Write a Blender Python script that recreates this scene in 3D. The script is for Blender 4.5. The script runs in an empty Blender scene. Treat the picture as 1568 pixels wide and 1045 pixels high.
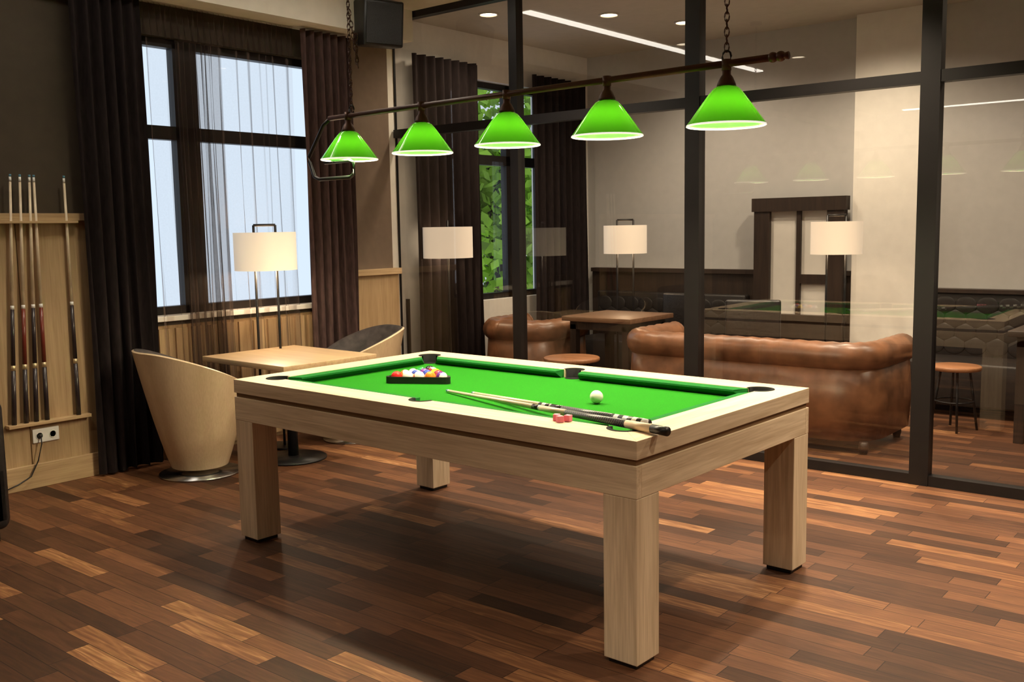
import bpy, bmesh, math, random
from mathutils import Vector, Matrix
import numpy as np
random.seed(4)
S=bpy.context.scene
try:
    S.view_settings.view_transform='Standard'; S.view_settings.look='None'
except Exception: pass
S.view_settings.exposure=0.45

# ------------------------------------------------------------------ materials
def newmat(name):
    m=bpy.data.materials.new(name); m.use_nodes=True
    nt=m.node_tree; b=nt.nodes['Principled BSDF']; return m,nt,b
def noise_col(nt,b,c1,c2,scale=8,stretch=(1,1,1),detail=4,bump=0,rough=None):
    tc=nt.nodes.new('ShaderNodeTexCoord'); mp=nt.nodes.new('ShaderNodeMapping')
    mp.inputs['Scale'].default_value=stretch
    nt.links.new(tc.outputs['Object'],mp.inputs['Vector'])
    n=nt.nodes.new('ShaderNodeTexNoise'); n.inputs['Scale'].default_value=scale; n.inputs['Detail'].default_value=detail
    nt.links.new(mp.outputs[0],n.inputs['Vector'])
    r=nt.nodes.new('ShaderNodeValToRGB'); r.color_ramp.elements[0].position=.32; r.color_ramp.elements[1].position=.68
    r.color_ramp.elements[0].color=(*c1,1); r.color_ramp.elements[1].color=(*c2,1)
    nt.links.new(n.outputs['Fac'],r.inputs[0]); nt.links.new(r.outputs[0],b.inputs['Base Color'])
    if bump:
        bp=nt.nodes.new('ShaderNodeBump'); bp.inputs['Strength'].default_value=bump; bp.inputs['Distance'].default_value=.01
        nt.links.new(n.outputs['Fac'],bp.inputs['Height']); nt.links.new(bp.outputs[0],b.inputs['Normal'])
    return n
def mat(name,c,rough=.6,metal=0,var=.12,scale=12,stretch=(1,1,1),bump=0,spec=None):
    m,nt,b=newmat(name)
    noise_col(nt,b,tuple(x*(1-var) for x in c),tuple(min(1,x*(1+var)) for x in c),scale,stretch,3,bump)
    b.inputs['Roughness'].default_value=rough; b.inputs['Metallic'].default_value=metal
    if spec is not None: b.inputs['Specular IOR Level'].default_value=spec
    return m
def wood(name,c1,c2,axis,rough=.45,scale=1.0):
    m,nt,b=newmat(name)
    tc=nt.nodes.new('ShaderNodeTexCoord'); mp=nt.nodes.new('ShaderNodeMapping')
    s=[22,22,22]; s[axis]=1.3; mp.inputs['Scale'].default_value=[v*scale for v in s]
    nt.links.new(tc.outputs['Object'],mp.inputs['Vector'])
    n=nt.nodes.new('ShaderNodeTexNoise'); n.inputs['Scale'].default_value=1.; n.inputs['Detail'].default_value=6; n.inputs['Roughness'].default_value=.6; n.inputs['Distortion'].default_value=.8
    nt.links.new(mp.outputs[0],n.inputs['Vector'])
    mp2=nt.nodes.new('ShaderNodeMapping'); s2=[140,140,140]; s2[axis]=5; mp2.inputs['Scale'].default_value=s2
    nt.links.new(tc.outputs['Object'],mp2.inputs['Vector'])
    n2=nt.nodes.new('ShaderNodeTexNoise'); n2.inputs['Scale'].default_value=1.; n2.inputs['Detail'].default_value=2
    nt.links.new(mp2.outputs[0],n2.inputs['Vector'])
    mx=nt.nodes.new('ShaderNodeMath'); mx.operation='MULTIPLY_ADD'; mx.inputs[1].default_value=.35
    nt.links.new(n2.outputs['Fac'],mx.inputs[0])
    m3=nt.nodes.new('ShaderNodeMath'); m3.operation='MULTIPLY'; m3.inputs[1].default_value=.65
    nt.links.new(n.outputs['Fac'],m3.inputs[0]); nt.links.new(m3.outputs[0],mx.inputs[2])
    r=nt.nodes.new('ShaderNodeValToRGB'); r.color_ramp.elements[0].position=.36; r.color_ramp.elements[1].position=.6
    r.color_ramp.elements[0].color=(*c1,1); r.color_ramp.elements[1].color=(*c2,1)
    nt.links.new(mx.outputs[0],r.inputs[0]); nt.links.new(r.outputs[0],b.inputs['Base Color'])
    bp=nt.nodes.new('ShaderNodeBump'); bp.inputs['Strength'].default_value=.12; bp.inputs['Distance'].default_value=.004
    nt.links.new(mx.outputs[0],bp.inputs['Height']); nt.links.new(bp.outputs[0],b.inputs['Normal'])
    b.inputs['Roughness'].default_value=rough
    return m
OAK1=(.54,.40,.255); OAK2=(.77,.61,.425)
oak=[wood('oak_x',OAK1,OAK2,0),wood('oak_y',OAK1,OAK2,1),wood('oak_z',OAK1,OAK2,2)]
dado=wood('dado_oak',(.31,.20,.10),(.43,.295,.16),2,.5)
dadoh=wood('dado_oak_h',(.38,.25,.13),(.52,.365,.2),1,.5)
veneer=wood('veneer',(.52,.38,.24),(.62,.475,.31),2,.4,.3)
tabletop=wood('tabletop_oak',(.42,.28,.155),(.54,.38,.22),0,.4)
brownstrip=mat('walnut_strip',(.16,.085,.035),.5)
black=mat('black_metal',(.012,.011,.012),.4,.3)
frame_m=mat('partition_frame',(.007,.005,.005),.45,.2)
blackplastic=mat('black_plastic',(.01,.01,.01),.4)
pocketm=mat('pocket_rubber',(.006,.006,.006),.8,spec=.15)
chrome=mat('steel',(.5,.5,.5),.25,1)
bronze=mat('bronze',(.09,.04,.03),.42,.5)
white=mat('white_paint',(.66,.63,.58),.7,var=.03)
whiteb=mat('white_paint_b',(.82,.79,.73),.7,var=.03)
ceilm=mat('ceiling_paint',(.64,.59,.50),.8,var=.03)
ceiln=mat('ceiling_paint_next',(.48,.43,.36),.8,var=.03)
greyw=mat('grey_paint',(.50,.49,.475),.7,var=.03)
olive=mat('olive_wall',(.060,.045,.029),.85,var=.06)
taupe=mat('taupe_wall',(.18,.128,.092),.8,var=.06)
curt=mat('curtain_fabric',(.016,.011,.011),.9,var=.25,scale=60,stretch=(1,1,.2),spec=.15)
curt2=mat('curtain_fabric_b',(.065,.038,.035),.9,var=.25,scale=60,stretch=(1,1,.2),spec=.15)
darkleather=mat('dark_leather',(.014,.012,.012),.38,var=.3,scale=40,bump=.2)
velvet=mat('chair_fabric',(.030,.023,.022),.75,var=.5,scale=18,bump=.15)
leather=mat('brown_leather',(.20,.088,.042),.34,var=.35,scale=7,bump=.15)
bench_l=mat('bench_leather',(.012,.009,.008),.5,var=.3,scale=30)
darkwood=wood('dark_wood',(.016,.009,.006),(.034,.019,.012),2,.5)
midwood=wood('stool_wood',(.25,.10,.04),(.40,.18,.08),0,.4)
plate=mat('socket_white',(.8,.8,.78),.3,var=.02)
cloth,nt,b=newmat('green_cloth'); noise_col(nt,b,(.012,.155,.006),(.017,.19,.008),220,bump=.05); b.inputs['Roughness'].default_value=.95; b.inputs['Specular IOR Level'].default_value=.1
cushm,nt,b=newmat('green_cushion'); noise_col(nt,b,(.008,.115,.018),(.011,.145,.022),220,bump=.05); b.inputs['Roughness'].default_value=.9; b.inputs['Specular IOR Level'].default_value=.15
pink=mat('pink_chalk',(.8,.22,.3),.8)
cue_white=mat('maple_shaft',(.72,.60,.44),.3)
cue_dark=mat('cue_dark',(.03,.022,.025),.25)
cue_red=mat('cue_red',(.16,.03,.02),.25)
def patt(name,c1,c2,scale):
    m,nt,b=newmat(name)
    tc=nt.nodes.new('ShaderNodeTexCoord'); w=nt.nodes.new('ShaderNodeTexChecker'); w.inputs['Scale'].default_value=scale
    w.inputs['Color1'].default_value=(*c1,1); w.inputs['Color2'].default_value=(*c2,1)
    nt.links.new(tc.outputs['Object'],w.inputs['Vector']); nt.links.new(w.outputs[0],b.inputs['Base Color']); b.inputs['Roughness'].default_value=.35
    return m
cue_wrap=patt('cue_wrap',(.16,.16,.17),(.04,.04,.045),160)
cue_deco=patt('cue_deco',(.6,.6,.58),(.01,.01,.01),38)

def emis(name,c,s):
    m,nt,b=newmat(name); b.inputs['Base Color'].default_value=(*c,1)
    b.inputs['Emission Color'].default_value=(*c,1); b.inputs['Emission Strength'].default_value=s
    return m
led=emis('led_strip',(1,.93,.82),10)
bulbm=emis('bulb',(1,.9,.7),6)
fill_glow=emis('fill_downlight_glow',(1,.85,.62),8)  # glowing disc of the added fill downlights

def thin(name,col_t,col_d,f0,f1):
    # woven voile: denser when seen edge-on along the folds
    m=bpy.data.materials.new(name); m.use_nodes=True; nt=m.node_tree; nt.nodes.clear()
    o=nt.nodes.new('ShaderNodeOutputMaterial'); mx=nt.nodes.new('ShaderNodeMixShader'); t=nt.nodes.new('ShaderNodeBsdfTransparent'); t.inputs[0].default_value=(*col_t,1)
    d=nt.nodes.new('ShaderNodeBsdfDiffuse'); d.inputs[0].default_value=(*col_d,1)
    lw=nt.nodes.new('ShaderNodeLayerWeight'); lw.inputs['Blend'].default_value=.5
    mr=nt.nodes.new('ShaderNodeMapRange'); mr.inputs['From Min'].default_value=.3; mr.inputs['From Max'].default_value=.95; mr.inputs['To Min'].default_value=f0; mr.inputs['To Max'].default_value=f1
    nt.links.new(lw.outputs['Facing'],mr.inputs['Value'])
    tc=nt.nodes.new('ShaderNodeTexCoord'); w=nt.nodes.new('ShaderNodeTexNoise'); w.inputs['Scale'].default_value=90
    ml=nt.nodes.new('ShaderNodeMath'); ml.operation='MULTIPLY_ADD'; ml.inputs[1].default_value=.08
    nt.links.new(tc.outputs['Object'],w.inputs['Vector']); nt.links.new(w.outputs['Fac'],ml.inputs[0]); nt.links.new(mr.outputs[0],ml.inputs[2]); nt.links.new(ml.outputs[0],mx.inputs[0])
    nt.links.new(t.outputs[0],mx.inputs[1]); nt.links.new(d.outputs[0],mx.inputs[2]); nt.links.new(mx.outputs[0],o.inputs[0]); return m
sheer=thin('sheer_voile',(.97,.95,.94),(.16,.12,.10),.02,.85)
sheer2=thin('sheer_voile_b',(.85,.82,.80),(.07,.05,.04),.20,.9)

def glassmat(name,ior,tint):
    m=bpy.data.materials.new(name); m.use_nodes=True; nt=m.node_tree; nt.nodes.clear()
    o=nt.nodes.new('ShaderNodeOutputMaterial'); mx=nt.nodes.new('ShaderNodeMixShader'); t=nt.nodes.new('ShaderNodeBsdfTransparent'); t.inputs[0].default_value=(*tint,1)
    g=nt.nodes.new('ShaderNodeBsdfGlossy'); g.inputs['Roughness'].default_value=.0
    f=nt.nodes.new('ShaderNodeFresnel'); f.inputs[0].default_value=ior
    nt.links.new(f.outputs[0],mx.inputs[0]); nt.links.new(t.outputs[0],mx.inputs[1]); nt.links.new(g.outputs[0],mx.inputs[2]); nt.links.new(mx.outputs[0],o.inputs[0]); return m
pglass=glassmat('partition_glass',1.74,(.86,.83,.80))
wglass=glassmat('window_glass',1.3,(.97,.98,1))

def shade_mat():
    m=bpy.data.materials.new('green_glass_shade'); m.use_nodes=True; nt=m.node_tree; nt.nodes.clear()
    o=nt.nodes.new('ShaderNodeOutputMaterial')
    tr=nt.nodes.new('ShaderNodeBsdfTranslucent'); tr.inputs[0].default_value=(.065,.38,.008,1)
    pr=nt.nodes.new('ShaderNodeBsdfPrincipled'); pr.inputs['Base Color'].default_value=(.012,.15,.008,1); pr.inputs['Roughness'].default_value=.1
    pr.inputs['Emission Color'].default_value=(.03,.62,.0,1); pr.inputs['Emission Strength'].default_value=.03
    tc=nt.nodes.new('ShaderNodeTexCoord'); n=nt.nodes.new('ShaderNodeTexNoise'); n.inputs['Scale'].default_value=20
    nt.links.new(tc.outputs['Object'],n.inputs['Vector'])
    mr=nt.nodes.new('ShaderNodeMapRange'); mr.inputs['To Min'].default_value=.020; mr.inputs['To Max'].default_value=.025
    nt.links.new(n.outputs['Fac'],mr.inputs['Value'])
    mx=nt.nodes.new('ShaderNodeMixShader'); nt.links.new(mr.outputs[0],mx.inputs[0])
    nt.links.new(pr.outputs[0],mx.inputs[1]); nt.links.new(tr.outputs[0],mx.inputs[2]); nt.links.new(mx.outputs[0],o.inputs[0]); return m
gshade=shade_mat()
opal=emis('opal_glass',(1,.95,.85),.6)
lampshade=emis('linen_shade',(1,.86,.68),.28)

def floor_mat():
    m,nt,b=newmat('floor_planks'); N=nt.nodes.new; Lk=nt.links.new
    tc=N('ShaderNodeTexCoord'); sp=N('ShaderNodeSeparateXYZ'); Lk(tc.outputs['Object'],sp.inputs[0])
    def M(op,a,b_=None,c=None):
        n=N('ShaderNodeMath'); n.operation=op
        for i,v in enumerate([a,b_,c]):
            if v is None: continue
            if isinstance(v,(int,float)): n.inputs[i].default_value=v
            else: Lk(v,n.inputs[i])
        return n.outputs[0]
    w=.09; ln=.56
    yr=M('DIVIDE',sp.outputs[1],w); row=M('FLOOR',yr); fy=M('FRACT',yr)
    wn=N('ShaderNodeTexWhiteNoise'); wn.noise_dimensions='1D'; Lk(row,wn.inputs['W'])
    xo=M('ADD',M('DIVIDE',sp.outputs[0],ln),M('MULTIPLY',wn.outputs['Value'],7.3))
    col=M('FLOOR',xo); fx=M('FRACT',xo)
    cb=N('ShaderNodeCombineXYZ'); Lk(row,cb.inputs[0]); Lk(col,cb.inputs[1])
    w2=N('ShaderNodeTexWhiteNoise'); w2.noise_dimensions='3D'; Lk(cb.outputs[0],w2.inputs['Vector'])
    cb2=N('ShaderNodeCombineXYZ'); Lk(M('MULTIPLY',sp.outputs[0],3.0),cb2.inputs[0]); Lk(M('MULTIPLY',sp.outputs[1],34),cb2.inputs[1]); Lk(M('MULTIPLY',w2.outputs['Value'],50),cb2.inputs[2])
    g=N('ShaderNodeTexNoise'); g.inputs['Scale'].default_value=1; g.inputs['Detail'].default_value=6; g.inputs['Distortion'].default_value=2.; Lk(cb2.outputs[0],g.inputs['Vector'])
    v=M('ADD',M('MULTIPLY',w2.outputs['Value'],.78),M('MULTIPLY',M('SUBTRACT',g.outputs['Fac'],.38),.7))
    r=N('ShaderNodeValToRGB'); e=r.color_ramp.elements
    e[0].position=.0; e[0].color=(.034,.014,.007,1)
    e[1].position=1.; e[1].color=(.46,.245,.11,1)
    for p,c in[(.25,(.060,.024,.011)),(.5,(.102,.041,.019)),(.72,(.155,.063,.027)),(.87,(.26,.118,.048))]:
        q=e.new(p); q.color=(*c,1)
    Lk(v,r.inputs[0])
    seam=M('MINIMUM',M('MINIMUM',M('MULTIPLY',fy,w),M('MULTIPLY',M('SUBTRACT',1.,fy),w)),M('MINIMUM',M('MULTIPLY',fx,ln),M('MULTIPLY',M('SUBTRACT',1.,fx),ln)))
    sm=N('ShaderNodeMapRange'); sm.inputs['From Min'].default_value=.0006; sm.inputs['From Max'].default_value=.002; Lk(seam,sm.inputs['Value'])
    mx=N('ShaderNodeMix'); mx.data_type='RGBA'; Lk(sm.outputs[0],mx.inputs[0]); mx.inputs[6].default_value=(.012,.006,.004,1); Lk(r.outputs[0],mx.inputs[7])
    Lk(mx.outputs[2],b.inputs['Base Color'])
    bp=N('ShaderNodeBump'); bp.inputs['Strength'].default_value=.2; bp.inputs['Distance'].default_value=.003
    Lk(M('ADD',sm.outputs[0],M('MULTIPLY',g.outputs['Fac'],.3)),bp.inputs['Height']); Lk(bp.outputs[0],b.inputs['Normal'])
    b.inputs['Roughness'].default_value=.58; b.inputs['Specular IOR Level'].default_value=.25
    return m
floorm=floor_mat()

# ------------------------------------------------------------------ mesh builder
class MB:
    def __init__(s): s.v=[];s.f=[];s.m=[];s.mats=[];s.sm=[]
    def mi(s,m):
        if m not in s.mats: s.mats.append(m)
        return s.mats.index(m)
    def add(s,vs,fs,m,T=None,smooth=False):
        o=len(s.v)
        for v in vs:
            v=Vector(v)
            if T is not None: v=T@v
            s.v.append(v)
        k=s.mi(m)
        for f in fs: s.f.append([i+o for i in f]); s.m.append(k); s.sm.append(smooth)
    def box(s,a,b,m,T=None,bev=0):
        x0,y0,z0=a;x1,y1,z1=b
        if bev<=0:
            vs=[(x0,y0,z0),(x1,y0,z0),(x1,y1,z0),(x0,y1,z0),(x0,y0,z1),(x1,y0,z1),(x1,y1,z1),(x0,y1,z1)]
            s.add(vs,[(0,3,2,1),(4,5,6,7),(0,1,5,4),(1,2,6,5),(2,3,7,6),(3,0,4,7)],m,T)
        else:
            bm=bmesh.new(); bmesh.ops.create_cube(bm,size=1)
            for v in bm.verts: v.co=Vector((x0+(v.co.x+.5)*(x1-x0),y0+(v.co.y+.5)*(y1-y0),z0+(v.co.z+.5)*(z1-z0)))
            bmesh.ops.bevel(bm,geom=bm.edges[:],offset=bev,segments=3,affect='EDGES',profile=.5)
            s.bm(bm,m,T,True)
    def bm(s,bm,m,T=None,smooth=False):
        bm.verts.index_update()
        s.add([v.co.copy() for v in bm.verts],[[v.index for v in f.verts] for f in bm.faces],m,T,smooth); bm.free()
    def lathe(s,prof,m,T=None,n=32,cap=True,smooth=True):
        vs=[];fs=[]
        for r,z in prof:
            for i in range(n):
                a=2*math.pi*i/n; vs.append((r*math.cos(a),r*math.sin(a),z))
        for j in range(len(prof)-1):
            for i in range(n):
                k=(i+1)%n; fs.append((j*n+i,j*n+k,(j+1)*n+k,(j+1)*n+i))
        if cap:
            if prof[0][0]>1e-4: fs.append(tuple(range(n))[::-1])
            if prof[-1][0]>1e-4: fs.append(tuple((len(prof)-1)*n+i for i in range(n)))
        s.add(vs,fs,m,T,smooth)
    def cyl(s,p,q,r0,r1,m,n=16,T=None,smooth=True):
        p=Vector(p);q=Vector(q);d=q-p
        R=d.to_track_quat('Z','Y').to_matrix().to_4x4(); M=Matrix.Translation(p)@R
        if T is not None: M=T@M
        s.lathe([(r0,0),(r1,d.length)],m,M,n,True,smooth)
    def sphere(s,c,r,m,T=None,seg=20,sc=(1,1,1)):
        bm=bmesh.new(); bmesh.ops.create_uvsphere(bm,u_segments=seg,v_segments=max(8,seg//2),radius=r)
        for v in bm.verts: v.co=Vector((v.co.x*sc[0],v.co.y*sc[1],v.co.z*sc[2]))+Vector(c)
        s.bm(bm,m,T,True)
    def tube(s,pts,r,m,n=10,T=None,rf=None,closed=False):
        P=[Vector(p) for p in pts]; N=len(P); vs=[];fs=[]
        up=Vector((0,0,1))
        for i in range(N):
            a=P[(i-1)%N] if (closed or i>0) else P[i]; c=P[(i+1)%N] if (closed or i<N-1) else P[i]
            t=(c-a).normalized()
            ref=up if abs(t.z)<.95 else Vector((1,0,0))
            u=t.cross(ref).normalized(); w=u.cross(t)
            for j in range(n):
                an=2*math.pi*j/n; rr=r if rf is None else rf(i,j,an)
                vs.append(P[i]+(u*math.cos(an)+w*math.sin(an))*rr)
        for i in range(N if closed else N-1):
            for j in range(n):
                k=(j+1)%n; i2=(i+1)%N; fs.append((i*n+j,i*n+k,i2*n+k,i2*n+j))
        if not closed: fs.append(tuple(range(n))[::-1]); fs.append(tuple((N-1)*n+j for j in range(n)))
        s.add(vs,fs,m,T,True)
    def prism(s,poly,z0,z1,m,T=None):
        n=len(poly); vs=[(x,y,z0) for x,y in poly]+[(x,y,z1) for x,y in poly]
        fs=[tuple(range(n))[::-1],tuple(range(n,2*n))]+[(i,(i+1)%n,n+(i+1)%n,n+i) for i in range(n)]
        s.add(vs,fs,m,T)
    def make(s,name,loc=(0,0,0),rz=0,parent=None,bev=0,recalc=True):
        me=bpy.data.meshes.new(name); me.from_pydata([tuple(v) for v in s.v],[],s.f)
        for m in s.mats: me.materials.append(m)
        for i,p in enumerate(me.polygons): p.material_index=s.m[i]; p.use_smooth=s.sm[i]
        me.validate()
        if recalc:
            bm=bmesh.new(); bm.from_mesh(me); bmesh.ops.recalc_face_normals(bm,faces=bm.faces); bm.to_mesh(me); bm.free()
        ob=bpy.data.objects.new(name,me); S.collection.objects.link(ob); ob.location=loc; ob.rotation_euler=(0,0,rz)
        if parent: ob.parent=parent
        if bev:
            md=ob.modifiers.new('bev','BEVEL'); md.width=bev; md.segments=2; md.limit_method='ANGLE'; md.angle_limit=math.radians(50)
        return ob
def empty(name,loc=(0,0,0),rz=0):
    e=bpy.data.objects.new(name,None); S.collection.objects.link(e); e.location=loc; e.rotation_euler=(0,0,rz); e.empty_display_size=.1; return e
def light(name,kind,loc,power,col,parent=None,size=.1,rot=(0,0,0),**kw):
    l=bpy.data.lights.new(name,kind); l.energy=power; l.color=col
    if kind=='AREA': l.shape='DISK'; l.size=size
    else: l.shadow_soft_size=size
    for k,v in kw.items(): setattr(l,k,v)
    o=bpy.data.objects.new(name,l); S.collection.objects.link(o); o.location=loc; o.rotation_euler=rot
    if parent: o.parent=parent
    return o
def simple_box(name,a,b,m,bev=0):
    mb=MB(); c=[(a[i]+b[i])/2 for i in range(3)]
    mb.box([a[i]-c[i] for i in range(3)],[b[i]-c[i] for i in range(3)],m); return mb.make(name,c,bev=bev)

WX=-4.24; G=3.04; CZ=3.24; XR=4.6; YB=-7.5; YF=5.8
# ------------------------------------------------------------------ shell
simple_box('floor',(WX-.2,YB,-.1),(XR,YF,0),floorm)
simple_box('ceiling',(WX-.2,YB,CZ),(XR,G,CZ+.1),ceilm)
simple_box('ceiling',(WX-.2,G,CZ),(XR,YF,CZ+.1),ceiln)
def wall_with_window(name,y0,y1,wy0,wy1,wz0,wz1,m):
    mb=MB(); x0,x1=WX-.2,WX
    mb.box((x0,y0,0),(x1,wy0,CZ),m); mb.box((x0,wy1,0),(x1,y1,CZ),m)
    mb.box((x0,wy0,0),(x1,wy1,wz0),m); mb.box((x0,wy0,wz1),(x1,wy1,CZ),m)
    return mb.make(name)
wall_with_window('wall_left',YB,2.94,.55,2.36,.93,2.80,olive)
wall_with_window('wall_left',2.94,YF,4.02,5.10,.85,2.85,whiteb)
simple_box('wall_back',(WX-.2,YF,0),(XR,YF+.15,CZ),greyw)
simple_box('wall_front',(WX-.2,YB-.15,0),(XR,YB,CZ),white)
simple_box('wall_right',(XR,YB-.15,0),(XR+.15,YF+.15,CZ),taupe)
simple_box('trim_1',(WX,2.42,1.19),(WX+.02,2.945,2.995),taupe)
mb=MB(); mb.box((WX,2.42,0),(WX+.04,2.99,1.15),dado); mb.box((WX,2.40,1.15),(WX+.07,3.00,1.20),dadoh); mb.make('trim_2',bev=.003)
mb=MB(); 
for i in range(6):
    y1=.36-i*.46; mb.box((WX,y1-.455,.14),(WX+.035,y1,1.60),dado)
mb.box((WX,-2.4,1.60),(WX+.065,.37,1.645),dadoh); mb.box((WX,-2.4,0),(WX+.02,.36,1.6),dado)
mb.make('trim_3',bev=.002)
mb=MB(); mb.box((WX+.036,-2.4,0),(WX+.06,.35,.145),dadoh); mb.make('baseboard_left',bev=.003)
mb=MB()
mb.box((WX,.62,0),(WX+.015,2.4,.9),dado)
for i in range(14):
    y=.66+i*.125; mb.box((WX+.015,y,.03),(WX+.035,y+.085,.88),dado)
mb.make('trim_4')
simple_box('trim_5',(WX-.19,.56,.93),(WX+.05,2.35,.965),white,.003)
simple_box('trim_6',(WX,YB,3.0),(WX+.28,G-.05,CZ),ceilm)
def window(name,y0,y1,z0,z1,mull,zt):
    mb=MB(); x0,x1=WX-.14,WX-.07; w=.055
    mb.box((x0,y0,z0),(x1,y0+w,z1),frame_m); mb.box((x0,y1-w,z0),(x1,y1,z1),frame_m)
    mb.box((x0,y0,z0),(x1,y1,z0+w),frame_m); mb.box((x0,y0,z1-w),(x1,y1,z1),frame_m)
    for a,b_ in mull: mb.box((x0,a,z0),(x1,b_,z1),frame_m)
    if zt: mb.box((x0,y0,zt),(x1,y1,zt+.09),frame_m)
    mb.add([(WX-.11,y0,z0),(WX-.11,y1,z0),(WX-.11,y1,z1),(WX-.11,y0,z1)],[(0,1,2,3)],wglass)
    mb.make(name)
window('window_1',.55,2.36,.965,2.80,[(1.06,1.24)],2.14)
window('window_2',4.02,5.10,.85,2.85,[(4.55,4.62)],2.1)
def curtain(name,y0,y1,x,z0,z1,folds,amp,m,ph=0,rnd=.3,zvar=.15,seed=1,wob=.018,warp=0):
    ny=int(folds*12); nz=18; vs=[];fs=[]; rs=random.Random(seed+int(y0*10))
    k=[rs.uniform(-rnd,rnd) for _ in range(int(folds)+3)]
    for j in range(nz+1):
        t=j/nz; z=z0+(z1-z0)*t
        for i in range(ny+1):
            s_=i/ny; f=s_*folds; fi=int(f); fr=f-fi; a=amp*(1+(k[fi]*(1-fr)+k[min(fi+1,len(k)-1)]*fr))*(1-zvar*t)
            y=y0+(y1-y0)*s_+wob*math.sin(f*5.1+t*2.5)*(1-t)
            g_=f+warp*(math.sin(f*1.13+1)+.6*math.sin(f*2.31+t*1.2))
            vs.append((x+a*math.sin(2*math.pi*g_+ph+.4*math.sin(t*3+f)),y,z))
    for j in range(nz):
        for i in range(ny): q=j*(ny+1)+i; fs.append((q,q+1,q+ny+2,q+ny+1))
    mb=MB(); mb.add(vs,fs,m,None,True); return mb.make(name,recalc=False)
curtain('curtain',.27,.73,WX+.115,.015,2.98,6,.035,curt)
curtain('curtain',1.99,2.46,WX+.12,.015,2.98,6,.036,curt2)
curtain('curtain',3.13,3.96,WX+.12,.015,2.95,8,.04,curt)
curtain('curtain',4.72,5.62,WX+.12,.015,2.95,8,.04,curt)
curtain('sheer_curtain',.80,1.97,WX+.045,.25,2.77,13,.013,sheer,rnd=.9,wob=.03,warp=.28)
curtain('sheer_curtain',.98,1.33,WX+.085,.25,2.77,8,.014,sheer2,rnd=.7,wob=.03,warp=.2)
curtain('sheer_curtain_valance',.76,1.96,WX+.07,2.78,2.99,30,.010,sheer2)
simple_box('trim_7',(WX+.0,G+.06,0),(WX+.03,3.12,.93),darkwood)
mb=MB(); mb.box((-4.15,YF-.06,0),(-1.42,YF,1.05),darkwood); mb.box((-4.15,YF-.09,1.05),(-1.42,YF,1.09),darkwood); mb.make('trim_8')
simple_box('wall_column',(-1.40,YF-.12,0),(-.83,YF,CZ),whiteb)
leaves=mat('leaves',(.26,.46,.03),.7,var=.6,scale=1.5)
mb=MB(); rs=random.Random(3)
mb.cyl((-7.8,8.5,-1),(-7.8,8.5,3),.2,.12,darkwood)
for i in range(4600):
    c=Vector((-7.8+rs.gauss(0,.55),8.6+rs.gauss(0,1.0),1.8+rs.gauss(0,1.1)))
    if c.y<7.2 or c.x>-6.5: continue
    a=Vector((rs.uniform(-1,1),rs.uniform(-1,1),rs.uniform(-1,1))).normalized()*.1; b_=a.cross(Vector((rs.uniform(-1,1),rs.uniform(-1,1),rs.uniform(-1,1)))).normalized()*.07
    mb.add([c-a,c+b_,c+a,c-b_],[(0,1,2,3)],leaves)
mb.make('tree')

# ------------------------------------------------------------------ glass partition
mb=MB(); y0,y1=G-.04,G+.04
for c,w in[(-2.95,.075),(-1.465,.105),(.005,.105),(1.5,.1),(3.0,.1),(4.55,.1)]:
    mb.box((c-w/2,y0,0),(c+w/2,y1,CZ),frame_m)
mb.box((WX,G-.008,0),(WX+.012,G+.008,CZ),frame_m)
mb.box((WX+.01,y0+.005,2.265),(XR,y1-.005,2.33),frame_m)
mb.box((WX+.01,y0+.005,0),(XR,y1-.005,.06),frame_m)
mb.box((WX+.01,y0+.005,3.19),(XR,y1-.005,CZ),frame_m)
mb.add([(WX,G,.03),(XR,G,.03),(XR,G,3.2),(WX,G,3.2)],[(0,1,2,3)],pglass)
mb.make('glass_partition',bev=0)

# ------------------------------------------------------------------ pool table
AL=-.0278; L=2.343; W=1.334; H=.80; LW=.139; RW=.15; CU=.05
PT=empty('pool_table',(0,0,0),AL)
xm=-L/2
i0,i1,j0,j1=-L+RW,-RW,RW,W-RW
zb=.735; d_=.005; PR=.056; PM=.050
def arc(cx_,cy_,r,a0,a1,n=14): return [(cx_+r*math.cos(math.radians(a0+(a1-a0)*i/n)),cy_+r*math.sin(math.radians(a0+(a1-a0)*i/n))) for i in range(n+1)]
eC=math.degrees(math.asin(d_/PR)); eM=math.degrees(math.asin(d_/PM))
near=[(-L,0),(0,0)]+arc(i1-d_,j0+d_,PR,-45,-180+eC)+arc(xm,j0-d_,PM,eM,-180-eM,20)+arc(i0+d_,j0+d_,PR,-eC,-135)
far=[(x,W-y) for x,y in near]
rend=[(0,0),(0,W)]+arc(i1-d_,j1-d_,PR,45,-90+eC)+arc(i1-d_,j0+d_,PR,90-eC,-45)
lend=[(-L-x,y) for x,y in rend]
fr=MB()
fr.prism(near,zb,H,oak[0]); fr.prism(far,zb,H,oak[0]); fr.prism(rend,zb,H,oak[1]); fr.prism(lend,zb,H,oak[1])
fr.make('rails',parent=PT,bev=.0015)
pockets=[(i1-d_,j0+d_,PR),(i0+d_,j0+d_,PR),(i1-d_,j1-d_,PR),(i0+d_,j1-d_,PR),(xm,j0-d_,PM),(xm,j1+d_,PM)]
mb=MB(); cxm,cym=-L/2,W/2
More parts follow.
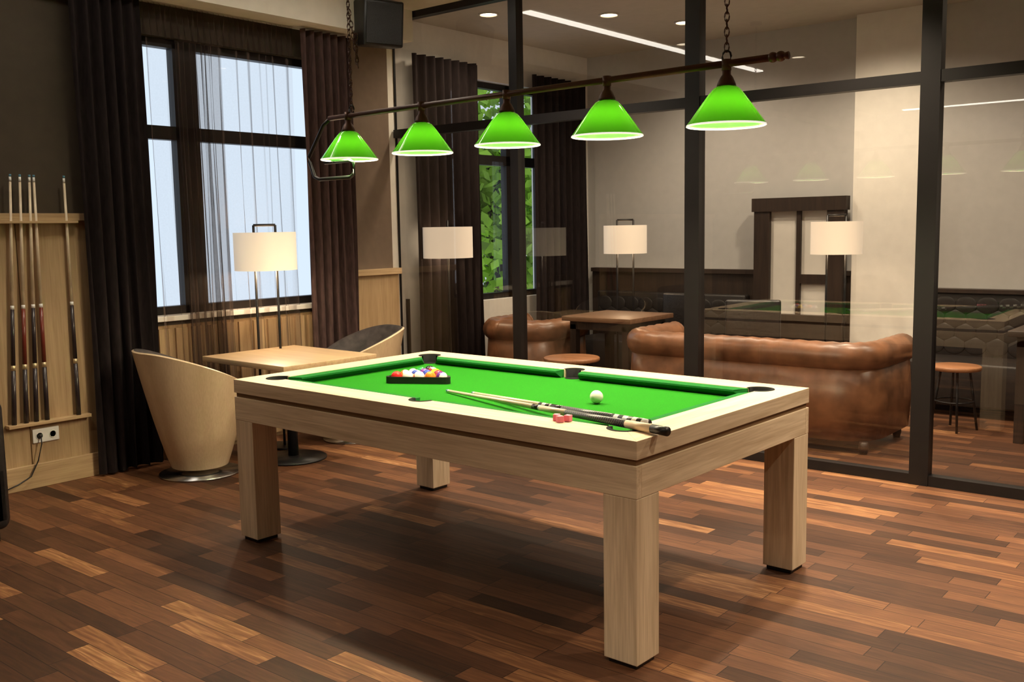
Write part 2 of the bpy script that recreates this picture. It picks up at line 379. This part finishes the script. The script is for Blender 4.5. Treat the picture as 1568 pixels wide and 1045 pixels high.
for k,(px,py,pr) in enumerate(pockets):
    if k<4: d=math.atan2(math.copysign(1,py-cym),math.copysign(1,px-cxm)); half=math.radians(132)
    else: d=math.copysign(math.pi/2,py-cym); half=math.radians(94)
    n=30; vs=[];fs=[]
    for i in range(n+1):
        a=d-half+2*half*i/n; c,s_=math.cos(a),math.sin(a)
        for r_,z_ in[(pr-.008,.62),(pr-.008,.8015),(pr+.007,.802),(pr+.008,.8002)]: vs.append((px+r_*c,py+r_*s_,z_))
    for i in range(n):
        for j in range(3): q=i*4+j; fs.append((q,q+4,q+5,q+1))
    mb.add(vs,fs,pocketm,None,True)
    mb.lathe([(pr-.004,.620),(pr-.004,.622)],pocketm,Matrix.Translation((px,py,0)),24)
    mb.lathe([(pr-.006,.7582),(pr-.006,.7588)],pocketm,Matrix.Translation((px,py,0)),24)
mb.make('pocket_liners',parent=PT,recalc=False)
mb=MB(); ZC=.758
mb.box((i0-.003,j0-.003,.736),(i1+.003,j1+.003,ZC),cloth)
def cushion(p,q,inn,ca,cb):
    p=Vector((*p,0));q=Vector((*q,0));inn=Vector((*inn,0));t=(q-p).normalized()
    def sec(base,nose): return [base+Vector((0,0,.797)),nose+Vector((0,0,.793)),nose+Vector((0,0,.785)),base+inn*.02+Vector((0,0,ZC)),base+Vector((0,0,ZC))]
    A=sec(p,p+inn*CU+t*ca); B=sec(q,q+inn*CU-t*cb); n=5
    mb.add(A+B,[(0,1,2,3,4),(9,8,7,6,5)]+[(i,(i+1)%n,n+(i+1)%n,n+i) for i in range(n)],cushm)
c1=.062; m1=.056
for (yy,inn) in((j0,(0,1)),(j1,(0,-1))):
    cushion((i0+c1,yy),(xm-m1,yy),inn,.045,.014); cushion((xm+m1,yy),(i1-c1,yy),inn,.014,.045)
cushion((i0,j0+c1),(i0,j1-c1),(1,0),.045,.045); cushion((i1,j0+c1),(i1,j1-c1),(-1,0),.045,.045)
mb.make('cloth_and_cushions',parent=PT)
mb=MB(); g=.008
mb.box((-L+g,g,.712),(-g,W-g,.735),brownstrip)
ab=.601
mb.box((-L,0,ab),(0,.03,.714),oak[0]); mb.box((-L,W-.03,ab),(0,W,.714),oak[0])
mb.box((-.03,.03,ab),(0,W-.03,.714),oak[1]); mb.box((-L,.03,ab),(-L+.03,W-.03,.714),oak[1])
mb.box((-L+.03,.03,.66),(-.03,W-.03,.712),darkwood)
mb.make('apron',parent=PT,bev=.002)
mb=MB()
for lx in(-L,-LW):
    for ly in(0,W-LW):
        mb.box((lx+.0005,ly+.0005,.018),(lx+LW-.0005,ly+LW-.0005,ab),oak[2])
        mb.box((lx+.012,ly+.012,0),(lx+LW-.012,ly+LW-.012,.018),blackplastic)
mb.make('legs',parent=PT,bev=.003)

# balls in rack
BR=.0286
ang=math.atan2(.144,.26); bx=Vector((math.cos(ang),math.sin(ang),0)); by=Vector((-math.sin(ang),math.cos(ang),0))
mid=Vector((-1.665,.645,0))
cols=[(.8,.5,.02),(.02,.04,.35),(.6,.02,.02),(.12,.02,.2),(.75,.2,.02),(.02,.22,.06),(.25,.02,.03),(.01,.01,.01)]
balls=MB(); bmats=[mat('ball_%d'%i,c,.08,var=.02) for i,c in enumerate(cols)]
bw=mat('ball_ivory',(.82,.78,.68),.08,var=.02)
order=[2,8,10,4,11,12,9,1,6,13,3,0,5,14,7]; k=0
tri0=mid-bx*(2*2*BR)+by*(BR+.012)
for rrow in range(5):
    for c in range(5-rrow):
        p=tri0+bx*(2*BR*c+BR*rrow)+by*(math.sqrt(3)*BR*rrow); p.z=ZC+BR+.0005
        i=order[k]; k+=1
        if i<8: balls.sphere(p,BR,bmats[i],seg=24)
        else:
            bm=bmesh.new(); bmesh.ops.create_uvsphere(bm,u_segments=24,v_segments=14,radius=BR)
            R=Matrix.Translation(p)@Matrix.Rotation(i*1.3,4,'X')@Matrix.Rotation(i*.7,4,'Y')
            bm.verts.index_update(); vs=[v.co.copy() for v in bm.verts]
            fa=[[v.index for v in f.verts] for f in bm.faces if abs(f.calc_center_median().z)<BR*.5]; fb=[[v.index for v in f.verts] for f in bm.faces if abs(f.calc_center_median().z)>=BR*.5]; bm.free()
            balls.add(vs,fa,bmats[i-8],R,True); balls.add(vs,fb,bw,R,True)
balls.make('billiard_balls',recalc=False)
rk=MB()
cen=tri0+bx*(4*BR)+by*(4*math.sqrt(3)*BR/3)
apex=[tri0,tri0+bx*8*BR,tri0+bx*4*BR+by*(4*math.sqrt(3)*BR)]
def off(d): return [cen+(p-cen)*((((p-cen).length)+2*d)/((p-cen).length)) for p in apex]
inn=off(BR+.001); out=off(BR+.010)
def rounded(poly,r):
    o=[]
    for i in range(3):
        p=poly[i];a=(poly[i-1]-p).normalized();b_=(poly[(i+1)%3]-p).normalized()
        for t in range(6):
            u=t/5; o.append((p+a*r*(1-u)**2+b_*r*u**2))
    return o
ri=rounded(inn,.045); ro_=rounded(out,.055); n=len(ri); z0,z1=ZC+.001,ZC+.034
vs=[(p.x,p.y,z0) for p in ri]+[(p.x,p.y,z0) for p in ro_]+[(p.x,p.y,z1) for p in ri]+[(p.x,p.y,z1) for p in ro_]
fs=[]
for i in range(n):
    j=(i+1)%n; fs+=[(i,j,2*n+j,2*n+i),(n+i,n+j,3*n+j,3*n+i),(2*n+i,2*n+j,3*n+j,3*n+i),(i,j,n+j,n+i)]
rk.add(vs,fs,blackplastic); rk.make('ball_rack')
mb=MB(); mb.sphere((0,0,0),BR,bw,seg=32); mb.make('cue_ball',(-.636,.693,ZC+BR+.0008))
def cue(name,tip,butt,secs,r0=.0062,r1=.0145,parent=None):
    mb=MB(); tip=Vector(tip);butt=Vector(butt);d=butt-tip
    R=d.to_track_quat('Z','Y').to_matrix().to_4x4(); ln=d.length
    for a,b_,m in secs:
        ra=r0+(r1-r0)*a; rb=r0+(r1-r0)*b_
        mb.lathe([(ra,a*ln),(rb,b_*ln)],m,None,16)
    o=mb.make(name,parent=parent); o.matrix_basis=Matrix.Translation(tip)@R; return o
tipm=mat('cue_tip_blue',(.1,.25,.35),.8)
brass=mat('cue_ring',(.6,.5,.3),.3,.6)
A=((0,.008,tipm),(.008,.02,plate),(.02,.47,cue_white),(.47,.50,cue_dark),(.50,.505,plate),(.505,.62,cue_white),(.62,.86,cue_wrap),(.86,.95,oak[2]),(.95,1,blackplastic))
cue('billiard_cue',(-1.37,.545,ZC+.009),(.055,.105,H+.022),A,r1=.0165)
B=((0,.008,tipm),(.008,.02,plate),(.02,.45,cue_white),(.45,.52,cue_deco),(.52,.58,cue_dark),(.58,.84,cue_wrap),(.84,1,cue_deco))
cue('billiard_cue',(-1.23,.565,ZC+.009),(-.06,.172,H+.024),B,r1=.0165)
for p,a in(((-.43,.135),.4),((-.40,.115),1.0),((-.385,.145),.1)):
    mb=MB(); mb.box((-.012,-.012,0),(.012,.012,.023),pink,bev=.002); mb.lathe([(.007,.0232),(.006,.0235)],plate); mb.make('chalk_cube',(*p,H+.001),a)

# wall cues + rack
CR=empty('cue_rack',(WX+.036,0,0))
mb=MB()
mb.box((0,-.24,1.585),(.05,.26,1.60),dadoh); mb.box((0,-.24,.385),(.055,.26,.405),dadoh)
mb.make('rack_shelves',parent=CR,bev=.002)
for y0_,y1_,m in((-.20,-.115,cue_dark),(-.13,-.06,cue_red),(-.07,-.005,cue_dark),(-.005,.02,cue_red),(.19,.20,cue_dark)):
    o=cue('wall_cue',(.025,y1_,1.87),(.03,y0_,.405),((0,.01,tipm),(.01,.03,plate),(.03,.52,cue_white),(.52,.535,plate),(.535,.76,m),(.76,.78,brass),(.78,1,cue_dark)),r0=.0065,parent=CR)
mb=MB(); mb.box((0,-.08,0),(.012,.08,.085),plate,bev=.004)
for c in(-.04,.04): mb.lathe([(.022,0),(.022,.004),(.019,.004),(.018,-.004)],plate,Matrix.Translation((.012,c,.042))@Matrix.Rotation(math.pi/2,4,'Y'),20)
mb.sphere((.02,-.04,.042),.014,blackplastic)
pts=[(.03,-.04,.04),(.045,-.045,.0),(.04,-.07,-.10),(.04,-.12,-.19),(.05,-.2,-.22),(.07,-.3,-.24)]
mb.tube(pts,.004,blackplastic,8)
mb.make('wall_socket',(WX+.036,-.01,.27))

# ------------------------------------------------------------------ billiard lamp
BL=empty('billiard_lamp',(0,0,0))
A5=Vector((-.0305,.675,0)); A1=Vector((-2.186,.721,0)); dr=(A5-A1).normalized()
zbar=2.095
mb=MB()
def at(s_,z): p=A1+dr*s_; return (p.x,p.y,z)
mb.cyl(at(-.15,zbar),at(2.37,zbar+.005),.0135,.0135,bronze)
for s_ in(2.34,2.37): mb.sphere(at(s_,zbar+.005),.019,bronze)
mb.cyl(at(2.37,zbar+.005),at(2.40,zbar+.005),.008,.014,bronze)
pts=[at(-.14,zbar),at(-.20,zbar-.03),at(-.33,1.91),at(-.33,1.88),at(-.29,1.80),at(-.25,1.785),at(0.0,1.785),at(.03,1.80),at(.03,1.86),at(0.0,1.87),at(-.2,1.87)]
mb.tube(pts,.010,black,8)
for k in range(5):
    c=A1+(A5-A1)*k/4; T=Matrix.Translation((c.x,c.y,0))
    mb.lathe([(.013,zbar-.012),(.016,zbar-.02),(.016,zbar-.035),(.024,zbar-.045),(.034,zbar-.068),(.036,zbar-.078),(.0,zbar-.078)],bronze,T,24)
    mb.lathe([(.018,zbar-.02),(.018,zbar+.02)],bronze,T,16)
    light('bulb_light_%d'%(k+1),'POINT',(c.x,c.y,1.915),36,(1,.82,.57),BL,size=.03)
mb.make('bar',parent=BL)
sh=MB()
for k in range(5):
    c=A1+(A5-A1)*k/4; T=Matrix.Translation((c.x,c.y,0))
    prof=[(.033,2.018),(.047,2.010),(.066,1.988),(.090,1.955),(.114,1.922),(.134,1.894),(.1465,1.878)]
    sh.lathe(prof,gshade,T,40,False)
    sh.lathe([(.1465,1.878),(.148,1.873),(.144,1.871),(.140,1.876)],opal,T,40,False)
    sh.sphere((c.x,c.y,1.965),.028,bulbm,sc=(1,1,1.2))
sh.make('shades',parent=BL,recalc=False)
ch=MB()
def chain(x,y,z0,z1,x2=None,y2=None):
    p=Vector((x,y,z0)); q=Vector((x2 if x2 is not None else x,y2 if y2 is not None else y,z1)); d=q-p; n=int(d.length/.027)
    R=d.to_track_quat('Z','Y').to_matrix().to_4x4()
    for i in range(n):
        c=p+d*(i+.5)/n; ring=[]
        for a in range(10):
            t=2*math.pi*a/10; ring.append((.0085*math.cos(t),0,.0185*math.sin(t)))
        M=Matrix.Translation(c)@R@Matrix.Rotation((i%2)*math.pi/2+.3,4,'Z')
        ch.tube(ring,.0026,bronze,6,M,closed=True)
a=A1+dr*.03; chain(a.x,a.y,zbar+.04,CZ); chain(a.x+.03,a.y+.02,2.35,2.5); chain(a.x+.04,a.y+.02,2.33,2.62,a.x+.005,a.y)
b_=A5+dr*-.0; chain(b_.x,b_.y,zbar+.05,CZ)
for c in(a,b_):
    ch.tube([(c.x+.018*math.cos(t*.628),c.y,zbar+.03+.022*math.sin(t*.628)) for t in range(10)],.004,black,8,closed=True)
    ch.lathe([(.05,CZ-.025),(.05,CZ)],black,Matrix.Translation((c.x,c.y,0)),24)
ch.make('chains',parent=BL)

# ------------------------------------------------------------------ speaker
mb=MB(); mb.box((-.11,-.16,-.19),(.11,.16,.14),blackplastic,bev=.015)
mb.box((.111,-.14,-.17),(.117,.14,.12),mat('speaker_grille',(.018,.018,.018),.8,scale=200,bump=.5)); mb.cyl((-.05,0,.1),(-.05,0,.15),.02,.02,black); mb.cyl((-.1,0,0),(-.13,0,.0),.03,.03,black)
o=mb.make('wall_speaker',(-3.83,2.50,3.07),0)
o.rotation_euler=(0,.12,-.35)
# ------------------------------------------------------------------ tub chairs, small table, floor lamps
def tub_chair(name,loc,face,RT=.365):
    mb=MB(); n=64; ns=12
    def rim(a):
        t=abs(a)/math.pi; u=max(0,min(1,(t-.12)/.88)); return .80-.27*(u*u*(3-2*u))
    def rad(z): return .145+(RT-.145)*(z/.8)**.78
    vs=[];fs=[]
    for i in range(n):
        a=-math.pi+2*math.pi*i/n; th=math.pi+a; R=rim(a)
        for j in range(ns+1):
            z=.055+(R-.055)*j/ns; r=rad(z); vs.append((r*math.cos(th)*1.0,r*math.sin(th)*1.03,z))
    for i in range(n):
        k=(i+1)%n
        for j in range(ns): fs.append((i*(ns+1)+j,k*(ns+1)+j,k*(ns+1)+j+1,i*(ns+1)+j+1))
    mb.add(vs,fs,veneer,None,True)
    vs=[];fs=[]
    for i in range(n):
        a=-math.pi+2*math.pi*i/n; th=math.pi+a; R=rim(a); r=rad(R)
        prof=[(r,R),(r-.012,R+.006),(r-.03,R+.004),(r-.05,R-.02)]
        zs=min(R-.03,.40); 
        for j in range(1,6): z=R-.02-(R-.02-zs)*j/5; prof.append((rad(z)-.055-.02*math.sin(j/5*3),z))
        for (q,z) in prof: vs.append((q*math.cos(th),q*math.sin(th)*1.03,z))
    m_=9; f1=[];f2=[]
    for i in range(n):
        k=(i+1)%n
        for j in range(m_-1): (f1 if j<1 else f2).append((i*m_+j,k*m_+j,k*m_+j+1,i*m_+j+1))
    mb.add(vs,f1,veneer,None,True); mb.add(vs,f2,velvet,None,True)
    mb.lathe([(.0,.36),(.20,.36),(.23,.39),(.225,.43),(.19,.45),(0,.455)],velvet,None,32)
    mb.lathe([(0,.05),(.145,.05),(.145,.056),(0,.057)],veneer,None,32)
    mb.lathe([(.0,.0),(.25,.0),(.25,.012),(.06,.02),(.04,.055),(0,.055)],chrome,None,40)
    return mb.make(name,loc,face)
tub_chair('tub_chair',(-3.695,.715,0),math.radians(76))
tub_chair('tub_chair',(-3.67,2.01,0),math.radians(-115))
mb=MB(); mb.box((-.45,-.37,.665),(.45,.37,.70),tabletop,bev=.004); mb.box((-.2,-.2,.65),(.2,.2,.665),black)
mb.cyl((0,0,.02),(0,0,.65),.035,.035,black); mb.lathe([(.0,0),(.22,0),(.22,.012),(.05,.025),(0,.025)],black,None,36)
mb.make('side_table',(-3.52,1.31,0),-.03)
def floor_lamp(name,loc,r=.212,z0=1.25,z1=1.51,rz=0,power=8):
    e=empty(name,loc,rz); mb=MB()
    s_=.075
    pts=[(-s_,0,.01),(-s_,0,z1+.05),(s_,0,z1+.05),(s_,0,.01)]
    for a,b_ in zip(pts[:-1],pts[1:]): mb.cyl(a,b_,.009,.009,black,8)
    mb.box((-.12,-.12,0),(.12,.12,.014),black,bev=.003); mb.cyl((-s_,0,z0+.1),(s_,0,z0+.1),.006,.006,black,8)
    mb.make('stand',parent=e)
    sh=MB(); sh.lathe([(r,z0),(r,z1)],lampshade,None,48,False); sh.lathe([(r-.004,z0),(r-.004,z1)],lampshade,None,48,False)
    sh.lathe([(r-.004,z0),(r,z0)],lampshade,None,48,False); sh.lathe([(r-.004,z1),(r,z1)],lampshade,None,48,False)
    sh.sphere((0,0,(z0+z1)/2),.035,bulbm)
    sh.make('shade',parent=e,recalc=False)
    light('lamp_light','POINT',(0,0,z0+.05),power,(1,.8,.55),e,size=.05)
    return e
floor_lamp('floor_lamp',(-3.93,1.46,0),rz=math.radians(40))
floor_lamp('floor_lamp',(-3.98,3.36,0),r=.21,z0=1.27,z1=1.53,rz=-.8,power=5)
floor_lamp('floor_lamp',(-3.28,5.02,0),r=.2,z0=1.26,z1=1.52,rz=.7,power=2)
floor_lamp('floor_lamp',(-1.28,5.02,0),r=.2,z0=1.26,z1=1.52,rz=.7,power=2)

# ------------------------------------------------------------------ next room furniture
def chesterfield(name,w,d,loc,rz):
    mb=MB(); hw=w/2-.12; hd=d-.12
    c=.22
    def arc(cx_,cy_,a0,a1,n=8):
        return [(cx_+c*math.cos(a0+(a1-a0)*i/n),cy_+c*math.sin(a0+(a1-a0)*i/n)) for i in range(n+1)]
    pl=[(-hw,hd)]+[(-hw,hd-(hd-.12-c)*i/8) for i in range(1,8)]+arc(-hw+c,.12+c,math.pi,1.5*math.pi)+[(-hw+c+(2*hw-2*c)*i/24,.12) for i in range(1,24)]+arc(hw-c,.12+c,1.5*math.pi,2*math.pi)+[(hw,.12+c+(hd-.12-c)*i/8) for i in range(1,9)]
    mb.tube([(x,y,.63) for x,y in pl],.10,leather,20,rf=lambda i,j,a:.098*(1+.06*math.cos(i*math.pi)*max(0,math.cos(a*1-.6))))
    P=[Vector((x,y,0)) for x,y in pl]; n=len(P); vs=[];fs=[]
    for i,p in enumerate(P):
        t=(P[min(n-1,i+1)]-P[max(0,i-1)]).normalized(); nr=Vector((t.y,-t.x,0))
        for o_,z in((.06,.08),(.075,.3),(.055,.6),(-.08,.6),(-.09,.3),(-.09,.08)): q=p+nr*o_; vs.append((q.x,q.y,z))
    for i in range(n-1):
        for j in range(6): k=(j+1)%6; fs.append((i*6+j,i*6+k,i*6+6+k,i*6+6+j))
    fs.append(tuple(range(6))); fs.append(tuple((n-1)*6+j for j in range(6)))
    mb.add(vs,fs,leather,None,True)
    for sx in(-hw,hw): mb.cyl((sx,hd-.01,.63),(sx,hd+.012,.63),.10,.092,leather,24); mb.sphere((sx,hd+.014,.63),.02,leather)
    mb.box((-hw+.05,.15,.08),(hw-.05,hd,.32),leather,bev=.02)
    ncs=max(1,round((2*hw-.16)/.62)); cw=(2*hw-.17)/ncs
    for i in range(ncs): mb.box((-hw+.085+i*cw,.2,.32),(-hw+.085+(i+1)*cw-.008,hd-.0,.46),leather,bev=.035)
    for r_ in range(2):
        for i in range(int((2*hw-.4)/.14)):
            mb.sphere((-hw+.25+i*.14+(r_%2)*.07,.215,.52+r_*.07),.045,leather,seg=10,sc=(1,.5,.8))
    for x in(-hw,hw):
        for y in(.12,hd-.06): mb.lathe([(.022,0),(.032,.04),(.028,.08)],darkwood,Matrix.Translation((x,y,0)),16)
    return mb.make(name,loc,rz)
chesterfield('chesterfield_sofa',2.05,.95,(-1.42,3.46,0),0)
chesterfield('chesterfield_armchair',.84,.85,(-3.63,3.64,0),0.03)
def round_table(name,loc,r,h,top,legs=4):
    mb=MB(); mb.lathe([(0,h-.03),(r-.005,h-.03),(r,h-.025),(r,h-.005),(r-.005,h),(0,h)],top,None,36)
    for i in range(legs):
        a=i*2*math.pi/legs+.4; mb.cyl((r*.55*math.cos(a),r*.55*math.sin(a),h-.03),(r*.9*math.cos(a),r*.9*math.sin(a),0),.009,.009,black,8)
    mb.tube([(r*.75*math.cos(t*.524),r*.75*math.sin(t*.524),h*.45) for t in range(12)],.006,black,6,closed=True)
    return mb.make(name,loc)
round_table('side_table',(-2.76,3.44,0),.22,.50,midwood)
round_table('stool',(-.27,4.72,0),.175,.47,midwood)
mb=MB(); x0,x1=-.80,4.4
mb.box((x0,5.22,.08),(x1,5.78,.42),bench_l,bev=.02); mb.box((x0,5.68,.40),(x1,5.79,.93),bench_l,bev=.02); mb.box((x0,5.66,.93),(x1,5.79,.96),darkwood)
for r_ in range(4):
    for i in range(int((x1-x0)/.16)-1): mb.sphere((x0+.1+i*.16+(r_%2)*.08,5.68,.50+r_*.11),.085,bench_l,seg=16,sc=(1,.08,.85))
mb.make('tufted_bench')
mb=MB(); x0,x1=-4.0,-2.35
mb.box((x0,5.15,.08),(x1,5.70,.42),bench_l,bev=.02); mb.box((x0,5.60,.40),(x1,5.71,.86),bench_l,bev=.02)
for r_ in range(3):
    for i in range(int((x1-x0)/.16)-1): mb.sphere((x0+.1+i*.16+(r_%2)*.08,5.60,.52+r_*.11),.085,bench_l,seg=16,sc=(1,.08,.85))
mb.make('tufted_bench')
mb=MB(); x0,x1,z0,z1=-2.28,-1.45,.70,1.74; t=.15
mb.box((x0,5.62,z0),(x0+t,5.70,z1),darkwood); mb.box((x1-t,5.62,z0),(x1,5.70,z1),darkwood); mb.box((x0-.02,5.61,z1-.12),(x1+.02,5.70,z1),darkwood); mb.box((x0-.02,5.58,z0-.05),(x1+.02,5.70,z0),darkwood)
mb.box((x0+t,5.66,z0),(x1-t,5.69,z1-.12),white); mb.box((x0,5.6,0),(x1,5.7,z0-.05),darkwood)
mb.box((x0+.4,5.63,z0),(x0+.44,5.67,z1-.12),darkwood); mb.box((x0+.44,5.63,z0+.28),(x1-t,5.67,z0+.36),darkwood)
mb.make('fireplace_surround')
def dining_chair(name,loc,rz):
    mb=MB(); mb.box((-.23,-.22,.42),(.23,.24,.50),darkleather,bev=.02); mb.box((-.22,-.26,.5),(.22,-.19,.90),darkleather,bev=.02)
    for x in(-.2,.2):
        for y in(-.21,.2): mb.cyl((x,y,.43),(x*1.05,y*1.1,0),.018,.013,darkwood,10)
    mb.make(name,loc,rz)
dining_chair('dining_chair',(-2.72,4.84,0),3.0)
dining_chair('dining_chair',(-1.9,4.85,0),.4)
dining_chair('dining_chair',(.85,4.15,0),.1)
def dining_table(loc,hx,hy,top):
    mb=MB(); mb.box((-hx,-hy,.73),(hx,hy,.77),top,bev=.004); mb.box((-hx+.05,-hy+.05,.66),(hx-.05,hy-.05,.73),darkwood)
    for x in(-hx+.05,hx-.11):
        for y in(-hy+.05,hy-.11): mb.box((x,y,0),(x+.06,y+.06,.70),darkwood)
    mb.make('dining_table',loc)
dining_table((.78,4.80,0),.65,.38,darkwood)
dining_table((-2.84,4.22,0),.34,.34,wood('table_brown',(.10,.05,.025),(.17,.085,.045),0,.4))
mb=MB(); mb.box((-.35,-.36,.06),(.35,.36,.40),darkleather,bev=.04); mb.box((-.35,.24,.06),(.35,.37,.72),darkleather,bev=.05); mb.box((-.35,-.37,.06),(.35,-.24,.72),darkleather,bev=.05); mb.box((-.37,-.37,.06),(-.22,.37,.84),darkleather,bev=.05)
for x in(-.3,.3):
    for y in(-.3,.3): mb.cyl((x,y,0),(x,y,.07),.018,.02,black,10)
mb.make('leather_armchair',(-3.60,-1.0,0),0)

# ------------------------------------------------------------------ ceiling LED strips and added fill downlights
simple_box('led_ceiling_strip',(-3.36,-1.8,CZ-.012),(-3.27,2.45,CZ-.001),led)
simple_box('led_ceiling_strip',(-3.4,-7.1,CZ-.012),(.5,-7.0,CZ-.001),led)
def fill_downlight(x,y,power,col=(1,.84,.62),ang=110,aim=(0,0)):  # fill spot added for its light, with a modelled fixture around it
    e=empty('added_ceiling_downlight',(x,y,CZ)); mb=MB()
    mb.lathe([(.07,-.002),(.085,-.001),(.085,-.012),(.07,-.012)],white,None,28,False); mb.lathe([(0,-.004),(.07,-.004)],fill_glow,None,28,False)
    mb.make('added_fixture',parent=e,recalc=False)
    light('fill_spot','SPOT',(0,0,-.03),power,col,e,size=.07,spot_size=math.radians(ang),spot_blend=.8,rot=(aim[0],aim[1],0))
for x,y,p in[(1.6,-2.2,200),(.4,-2.4,150),(2.0,.6,130),(1.5,2.2,320),(-.4,2.3,290),(-2.3,2.2,210),(-2.6,-1.2,30),(-3.1,.3,35)]: fill_downlight(x,y,p)  # first pair is camera-side fill added to brighten the near leg
for x,y,p in[(-.2,3.6,160),(-1.4,3.5,130)]: fill_downlight(x,y,p,ang=105)
for x,y,p in[(-2.9,4.2,50),(.6,4.3,90),(1.7,4.0,70),(-1.1,4.7,130),(-2.6,4.9,65),(-3.6,3.5,60)]: fill_downlight(x,y,p,ang=150)  # added to brighten the next room's walls, column and white strip

# world
w=bpy.data.worlds.new('World'); S.world=w; w.use_nodes=True; bg=w.node_tree.nodes['Background']; bg.inputs[0].default_value=(.74,.87,1,1); bg.inputs[1].default_value=.78

# camera
o=Vector((1.7003,-2.7001,1.5055)); ya,pi_,ro,F=.6895,.1145,-.0171,1494.8
f=Vector((-math.sin(ya)*math.cos(pi_),math.cos(ya)*math.cos(pi_),-math.sin(pi_)))
r0=Vector((math.cos(ya),math.sin(ya),0)); u0=r0.cross(f)
r=r0*math.cos(ro)+u0*math.sin(ro); u=-r0*math.sin(ro)+u0*math.cos(ro)
cd=bpy.data.cameras.new('camera'); cam=bpy.data.objects.new('camera',cd); S.collection.objects.link(cam)
cam.matrix_world=Matrix(((r.x,u.x,-f.x,o.x),(r.y,u.y,-f.y,o.y),(r.z,u.z,-f.z,o.z),(0,0,0,1)))
cd.sensor_width=36; cd.lens=36*F/1568; cd.clip_start=.05
S.camera=cam
